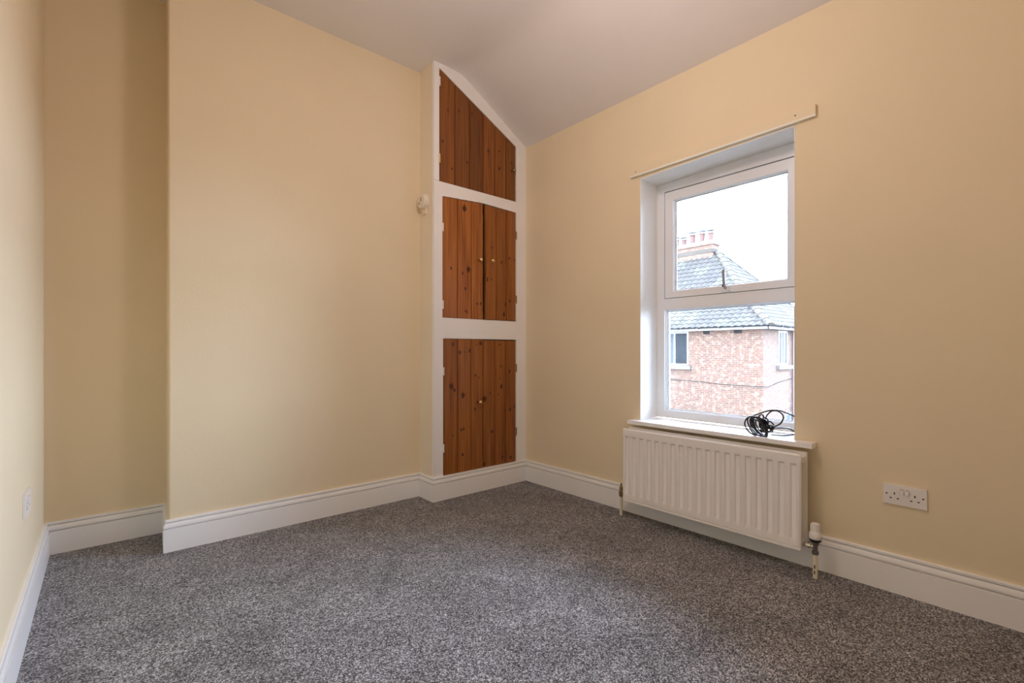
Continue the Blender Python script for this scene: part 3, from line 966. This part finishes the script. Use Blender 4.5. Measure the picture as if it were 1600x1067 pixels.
coil(1186.5, 668, 17, 7, A - .05, 2.452, 0.010)
coil(1189, 668, 14, 5, A + .15, 2.470, 0.012)
coil(1188, 665, 14, 7.5, A - .25, 2.476, 0.016)
for k in range(6):
    coil(1194 + rr.uniform(-1, 1), 662 + rr.uniform(-1, 1), 8.5 - 0.6 * k, 6.5 - 0.5 * k, rr.uniform(0, 3), 2.46 + 0.005 * k, 0.012, 8)
for k in range(5):
    coil(1199 + rr.uniform(-2, 2), 671 + rr.uniform(-1.5, 1.5), 9 - 0.5 * k, 4.5 - 0.3 * k, math.radians(-20 + 12 * k), 2.455 + 0.006 * k, 0.010, 8)
strand([(1195, 668, 2.455), (1197, 675, 2.45), (1198.5, 681, 2.446), (1198.5, 684, 2.444)])
o = finish('cable', bm, M['cable'], smooth=True, origin=cpt(1192, 684, 2.46))
tag(o, 'tangled bundle of thin black cable lying on the white window sill', 'cable')

# ------------------------------------------------------------------ outside: the house across the road
GZ = -3.0
bm = bmesh.new(); box(bm, XR + WT, 60, -40, 60, GZ - 0.2, GZ)
tag(finish('ground', bm, M['asphalt']), 'grey road surface outside below the window', kind='structure')

lat, fwd = 9.51, 18.0
HX = lat * CS + fwd * SN
HY_ = -lat * SN + fwd * CS
W_ = 6.96                # end wall width
LEN = 11.0
EZ = CAMZ + 0.95
HO = (HX, HY_, GZ)
house = empty('house', HO, 'orange brick house with a hipped tiled roof seen through the window', 'house')
bm = bmesh.new(); box(bm, HX, HX + W_, HY_, HY_ + LEN, GZ, EZ)
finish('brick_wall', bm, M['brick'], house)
# roof deck: eave, bell-cast break, ridge
OV, KB, KA = -0.45, 0.893, 3.48
ZE, ZB, ZA = CAMZ + 0.985, CAMZ + 2.03, CAMZ + 4.88
def ringpts(k, z, dz=0.0):
    return [(HX + k, HY_ + k, z - dz), (HX + W_ - k, HY_ + k, z - dz), (HX + W_ - k, HY_ + LEN - k, z - dz), (HX + k, HY_ + LEN - k, z - dz)]
bm = bmesh.new()
r0 = [bm.verts.new(p) for p in ringpts(OV, ZE, 0.05)]
r1 = [bm.verts.new(p) for p in ringpts(KB, ZB, 0.05)]
a0 = bm.verts.new((HX + KA, HY_ + KA, ZA - 0.05)); a1 = bm.verts.new((HX + KA, HY_ + LEN - KA, ZA - 0.05))
for i in range(4):
    bm.faces.new((r0[i], r0[(i + 1) % 4], r1[(i + 1) % 4], r1[i]))
bm.faces.new((r1[0], r1[1], a0)); bm.faces.new((r1[1], r1[2], a1, a0)); bm.faces.new((r1[2], r1[3], a1)); bm.faces.new((r1[3], r1[0], a0, a1))
bm.faces.new(r0[::-1])
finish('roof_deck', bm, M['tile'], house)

# wavy interlocking tiles
TW, TG, TL = 0.27, 0.305, 0.37
def tile_bm(bm, mtx):
    n = 7
    top, mid, bot = [], [], []
    for k in range(n):
        x = -TW / 2 + (TW + 0.012) * k / (n - 1)
        h = 0.026 * math.sin(2 * math.pi * k / (n - 1) - 0.6) + (0.014 if k == n - 1 else 0)
        top.append(bm.verts.new(mtx @ Vector((x, TL, h + 0.006))))
        mid.append(bm.verts.new(mtx @ Vector((x, 0, h + 0.034))))
        bot.append(bm.verts.new(mtx @ Vector((x, 0, h + 0.008))))
    for k in range(n - 1):
        bm.faces.new((mid[k], mid[k + 1], top[k + 1], top[k]))
        bm.faces.new((bot[k], bot[k + 1], mid[k + 1], mid[k]))
tb = bmesh.new(); tile_bm(tb, Matrix.Identity(4))
tile_me = bpy.data.meshes.new('roof_tile'); tb.to_mesh(tile_me); tb.free()
tile_me.materials.append(M['tile']); tile_me.shade_smooth(); tile_me.set_sharp_from_angle(angle=math.radians(50))

spots = []
def slope_tiles(face):
    for (k0, z0, k1, z1) in ((OV - 0.03, ZE - 0.02, KB, ZB), (KB, ZB, KA, ZA)):
        ln = math.hypot(k1 - k0, z1 - z0)
        rows = int(round(ln / TG))
        gg = ln / rows
        for r in range(rows):
            f = r / rows
            k = k0 + (k1 - k0) * f
            z = z0 + (z1 - z0) * f
            up = Vector(((k1 - k0) / ln, (z1 - z0) / ln))
            if face == 'L':
                a_, b_ = HY_ + k, HY_ + min(LEN - k, 8.5)
            else:
                a_, b_ = HX + k, HX + W_ - k
            nn = int((b_ - a_) / TW)
            base = (HY_ if face == 'L' else HX) + OV
            i0 = math.ceil((a_ - base) / TW - 0.35)
            i1 = int((b_ - base) / TW + 0.35)
            for i in range(i0, i1):
                s = base + (i + 0.5) * TW
                if face == 'L':
                    p = Vector((HX + k, s, z)); X_ = Vector((0, -1, 0)); Y_ = Vector((up.x, 0, up.y))
                else:
                    p = Vector((s, HY_ + k, z)); X_ = Vector((1, 0, 0)); Y_ = Vector((0, up.x, up.y))
                Z_ = X_.cross(Y_)
                if Z_.z < 0:
                    X_ = -X_; Z_ = X_.cross(Y_)
                m = Matrix((X_, Y_, Z_)).transposed().to_4x4()
                m.translation = p
                spots.append(m)
slope_tiles('L'); slope_tiles('R')
def inview(m):
    x, y, f = proj(m.translation)
    return 1030 < x < 1246 and 300 < y < 520
vis = sorted([m for m in spots if inview(m)], key=lambda m: m.translation.length)
near = vis[:300]
rest = vis[300:] + [m for m in spots if not inview(m)]
for m in near:
    o = bpy.data.objects.new('roof_tile', tile_me)
    o.parent = house
    COL.objects.link(o)
    jit = Matrix.Rotation(random.uniform(-0.012, 0.012), 4, 'Z') @ Matrix.Translation((0, random.uniform(-.006, .006), random.uniform(-.003, .004)))
    mm = m @ jit
    mm.translation = mm.translation - Vector(HO)
    o.matrix_local = mm
bm = bmesh.new()
for m in rest:
    tile_bm(bm, m)
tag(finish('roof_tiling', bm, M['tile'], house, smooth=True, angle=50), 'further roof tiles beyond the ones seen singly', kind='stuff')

# hip tiles up the corner and along the ridge
def hip_run(p0, p1, length=0.42, r=0.14):
    p0, p1 = Vector(p0), Vector(p1)
    d = p1 - p0
    n = max(1, int(d.length / length))
    for i in range(n):
        a = p0 + d * (i / n) - d.normalized() * 0.03
        b = p0 + d * ((i + 1) / n)
        dn = (b - a).normalized()
        side = dn.cross(Vector((0, 0, 1))).normalized()
        up = side.cross(dn)
        bm = bmesh.new()
        R = []
        for q, rad_, lift in ((a, r * 1.04, 0.02), (b, r, 0.0)):
            R.append([bm.verts.new(q + side * math.cos(t) * rad_ + up * (math.sin(t) * rad_ * 0.75 + lift - 0.03)) for t in [math.pi * k / 8 for k in range(9)]])
        for k in range(8):
            bm.faces.new((R[0][k], R[0][k + 1], R[1][k + 1], R[1][k]))
        bm.faces.new(R[0]); bm.faces.new(R[1][::-1])
        bm.faces.new((R[0][0], R[1][0], R[1][8], R[0][8]))
        finish('hip_tile', bm, M['hip'], house, smooth=True, angle=50, origin=a)
hip_run((HX + OV, HY_ + OV, ZE), (HX + KB, HY_ + KB, ZB + 0.02))
hip_run((HX + KB, HY_ + KB, ZB), (HX + KA, HY_ + KA, ZA))
hip_run((HX + W_ - KB, HY_ + KB, ZB), (HX + KA, HY_ + KA, ZA), r=0.11)
hip_run((HX + W_ - OV, HY_ + OV, ZE), (HX + W_ - KB, HY_ + KB, ZB), r=0.11)
hip_run((HX + KA, HY_ + KA + 2.3, ZA), (HX + KA, HY_ + LEN - KA, ZA))
# fascia and gutters
for nm, mat, k, z0_, z1_, th in (('fascia_board', 'fascia', -0.32, EZ - 0.10, EZ + 0.03, 0.03),):
    for face in ('L', 'R'):
        bm = bmesh.new()
        if face == 'L': box(bm, HX + k, HX + k + th, HY_ + k, HY_ + LEN, z0_, z1_)
        else: box(bm, HX + k, HX + W_ - k, HY_ + k, HY_ + k + th, z0_, z1_)
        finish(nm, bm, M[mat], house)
bm = bmesh.new()
box(bm, HX - 0.31, HX + 0.01, HY_ - 0.31, HY_ + LEN, EZ - 0.095, EZ - 0.075)
box(bm, HX, HX + W_ + 0.3, HY_ - 0.31, HY_ + 0.01, EZ - 0.095, EZ - 0.075)
finish('soffit', bm, M['fascia'], house)
def gutter(pts):
    bm = bmesh.new()
    prof_ = [(math.cos(t) * 0.055, -abs(math.sin(t)) * 0.055) for t in [math.pi * k / 8 for k in range(9)]]
    R = []
    for p, out in pts:
        R.append([bm.verts.new((p[0] + out[0] * (0.055 + a), p[1] + out[1] * (0.055 + a), p[2] + b)) for a, b in prof_])
    for q0, q1 in zip(R, R[1:]):
        for k in range(8):
            bm.faces.new((q0[k], q0[k + 1], q1[k + 1], q1[k]))
    for q in (R[0], R[-1]):
        bm.faces.new(q)
    return finish('gutter', bm, M['gutter'], house, smooth=True, angle=60)
gk = -0.33
gutter([((HX + gk, HY_ + LEN, EZ + 0.045), (-1, 0)), ((HX + gk, HY_ + gk, EZ + 0.045), (-1, -1)), ((HX + W_ - gk, HY_ + gk, EZ + 0.045), (0, -1))])
for s in (0.6, 1.5, 2.4, 3.3, 4.2):
    bm = bmesh.new(); box(bm, HX + gk - 0.115, HX + gk, HY_ + s - 0.02, HY_ + s + 0.02, EZ - 0.03, EZ + 0.045)
    finish('gutter_bracket', bm, M['gutter'], house)
for s in (0.7, 1.5, 2.3):
    bm = bmesh.new(); box(bm, HX + s - 0.02, HX + s + 0.02, HY_ + gk - 0.115, HY_ + gk, EZ - 0.03, EZ + 0.045)
    finish('gutter_bracket', bm, M['gutter'], house)

# windows
def house_window(face, s0, s1, z0, z1, splits, sill, panes=('pane_dark',), openlite=False):
    def P3(s, d, z):
        return (HX + d, HY_ + s, z) if face == 'L' else (HX + s, HY_ + d, z)
    def bx(bm, s_0, s_1, d0, d1, z_0, z_1):
        a = P3(s_0, d0, z_0); b = P3(s_1, d1, z_1)
        box(bm, min(a[0], b[0]), max(a[0], b[0]), min(a[1], b[1]), max(a[1], b[1]), z_0, z_1)
    bm = bmesh.new()
    w = 0.07
    bx(bm, s0, s1, -0.02, 0.04, z0, z0 + w); bx(bm, s0, s1, -0.02, 0.04, z1 - w, z1)
    edges = [s0] + splits + [s1]
    for e in edges:
        c = min(max(e, s0 + w / 2), s1 - w / 2)
        bx(bm, c - w / 2, c + w / 2, -0.025, 0.04, z0 + w, z1 - w)
    fr = finish('window', bm, M['out_white'], house, origin=P3((s0 + s1) / 2, 0, z0))
    for i, (a, b) in enumerate(zip(edges, edges[1:])):
        bm = bmesh.new()
        bx(bm, a + w * 0.45, b - w * 0.45, -0.008, -0.004, z0 + w * 0.9, z1 - w * 0.9)
        finish('pane', bm, M[panes[i % len(panes)]], fr)
    bm = bmesh.new()
    bx(bm, s0 - sill[0], s1 + sill[1], -0.12, 0.02, z0 - 0.17, z0 - 0.02)
    finish('window_ledge', bm, M['concrete'], house)
    return fr
house_window('L', 3.013, 5.0, CAMZ - 0.60, CAMZ + 0.845, [3.66, 4.33], (0.12, 0.12), ('pane_dark', 'curtain', 'pane_dark'))
house_window('R', 1.46, 2.38, CAMZ - 0.55, CAMZ + 0.83, [1.78, 2.02], (0.16, 0.35), ('pane_dark', 'curtain', 'pane_dark'))
house_window('R', 2.15, 3.9, CAMZ - 3.15, CAMZ - 2.55, [2.75, 3.3], (0.1, 0.1), ('curtain',))
# air vents under the eaves
for s0_, s1_ in ((0.79, 1.09), (2.08, 2.36)):
    bm = bmesh.new(); box(bm, HX - 0.012, HX + 0.01, HY_ + s0_, HY_ + s1_, EZ - 0.235, EZ - 0.10)
    vt = finish('air_vent', bm, M['vent'], house)
    bm = bmesh.new()
    for k in range(4):
        z = EZ - 0.225 + k * 0.032
        box(bm, HX - 0.020, HX - 0.011, HY_ + s0_ + 0.02, HY_ + s1_ - 0.02, z, z + 0.012)
    finish('vent_louvre', bm, M['vent'], vt)
bm = bmesh.new(); lathe(bm, [(0.04, GZ), (0.04, EZ - 0.1)], (HX + 2.86, HY_ - 0.07, 0), (0, 0, 1), 12)
finish('downpipe', bm, M['downpipe'], house, smooth=True)
# cables clipped to the walls
bm = bmesh.new()
zc = CAMZ - 1.30
tube(bm, catmull([(HX - 0.02, HY_ + 7, zc + 0.15), (HX - 0.02, HY_ + 4.2, zc + 0.07), (HX - 0.02, HY_ + 2.8, zc + 0.05), (HX - 0.02, HY_ + 1.6, zc - 0.02), (HX - 0.03, HY_ - 0.03, zc - 0.04), (HX + 0.8, HY_ - 0.02, zc - 0.02), (HX + 1.8, HY_ - 0.02, zc + 0.10), (HX + 4.5, HY_ - 0.02, zc + 0.25)], 5), 0.011, 6)
finish('wall_cable', bm, M['vent'], house, smooth=True)

# chimney
chx, chy = HX + KA, HY_ + KA
bm = bmesh.new()
box(bm, chx - 0.34, chx + 0.30, chy + 0.02, chy + 2.4, ZA - 0.7, ZA + 0.30)
ch = finish('chimney_stack', bm, M['brick'], house)
bm = bmesh.new(); box(bm, chx - 0.40, chx + 0.36, chy - 0.04, chy + 2.46, ZA + 0.26, ZA + 0.38)
finish('corbel', bm, M['brick'], ch)
bm = bmesh.new()
box(bm, chx - 0.36, chx + 0.32, chy + 0.0, chy + 2.42, ZA + 0.38, ZA + 0.48)
finish('mortar_cap', bm, M['concrete'], ch)
bm = bmesh.new(); box(bm, chx - 0.36, chx + 0.32, chy - 0.02, chy + 2.42, ZA - 0.12, ZA + 0.06)
finish('flashing', bm, M['hip'], ch)
for s, hh, r in ((0.28, 0.44, 0.125), (0.72, 0.48, 0.13), (1.22, 0.50, 0.14), (1.68, 0.33, 0.13), (2.1, 0.40, 0.12)):
    c = (chx - 0.03, chy + s, ZA + 0.46)
    bm = bmesh.new(); lathe(bm, [(r * 1.12, 0), (r * 1.12, 0.05), (r * 0.9, 0.07), (r, hh * 0.85), (r * 1.18, hh * 0.86), (r * 1.18, hh)], c, (0, 0, 1), 18)
    pt = finish('chimney_pot', bm, M['pot'], ch, smooth=True, origin=c)
    bm = bmesh.new()
    for q in range(3):
        a = q * 2.1
        lathe(bm, [(0.012, hh), (0.012, hh + 0.10)], (c[0] + math.cos(a) * r, c[1] + math.sin(a) * r, c[2]), (0, 0, 1), 6)
    lathe(bm, [(r * 1.5, hh + 0.09), (r * 1.45, hh + 0.12), (0.01, hh + 0.16)], c, (0, 0, 1), 18)
    finish('cowl', bm, M['lead'], pt, smooth=True)

# thin phone wire from the chimney out over the street
bm = bmesh.new()
tube(bm, [(chx + 0.31, chy + 0.1, ZA + 0.30), on_y(1167, 350, 5.6), on_y(1222, 334, 4.4), on_y(1290, 314, 3.2), on_y(1420, 270, 1.6)], 0.0055, 6)
finish('phone_wire', bm, M['curtain'], house, smooth=True)
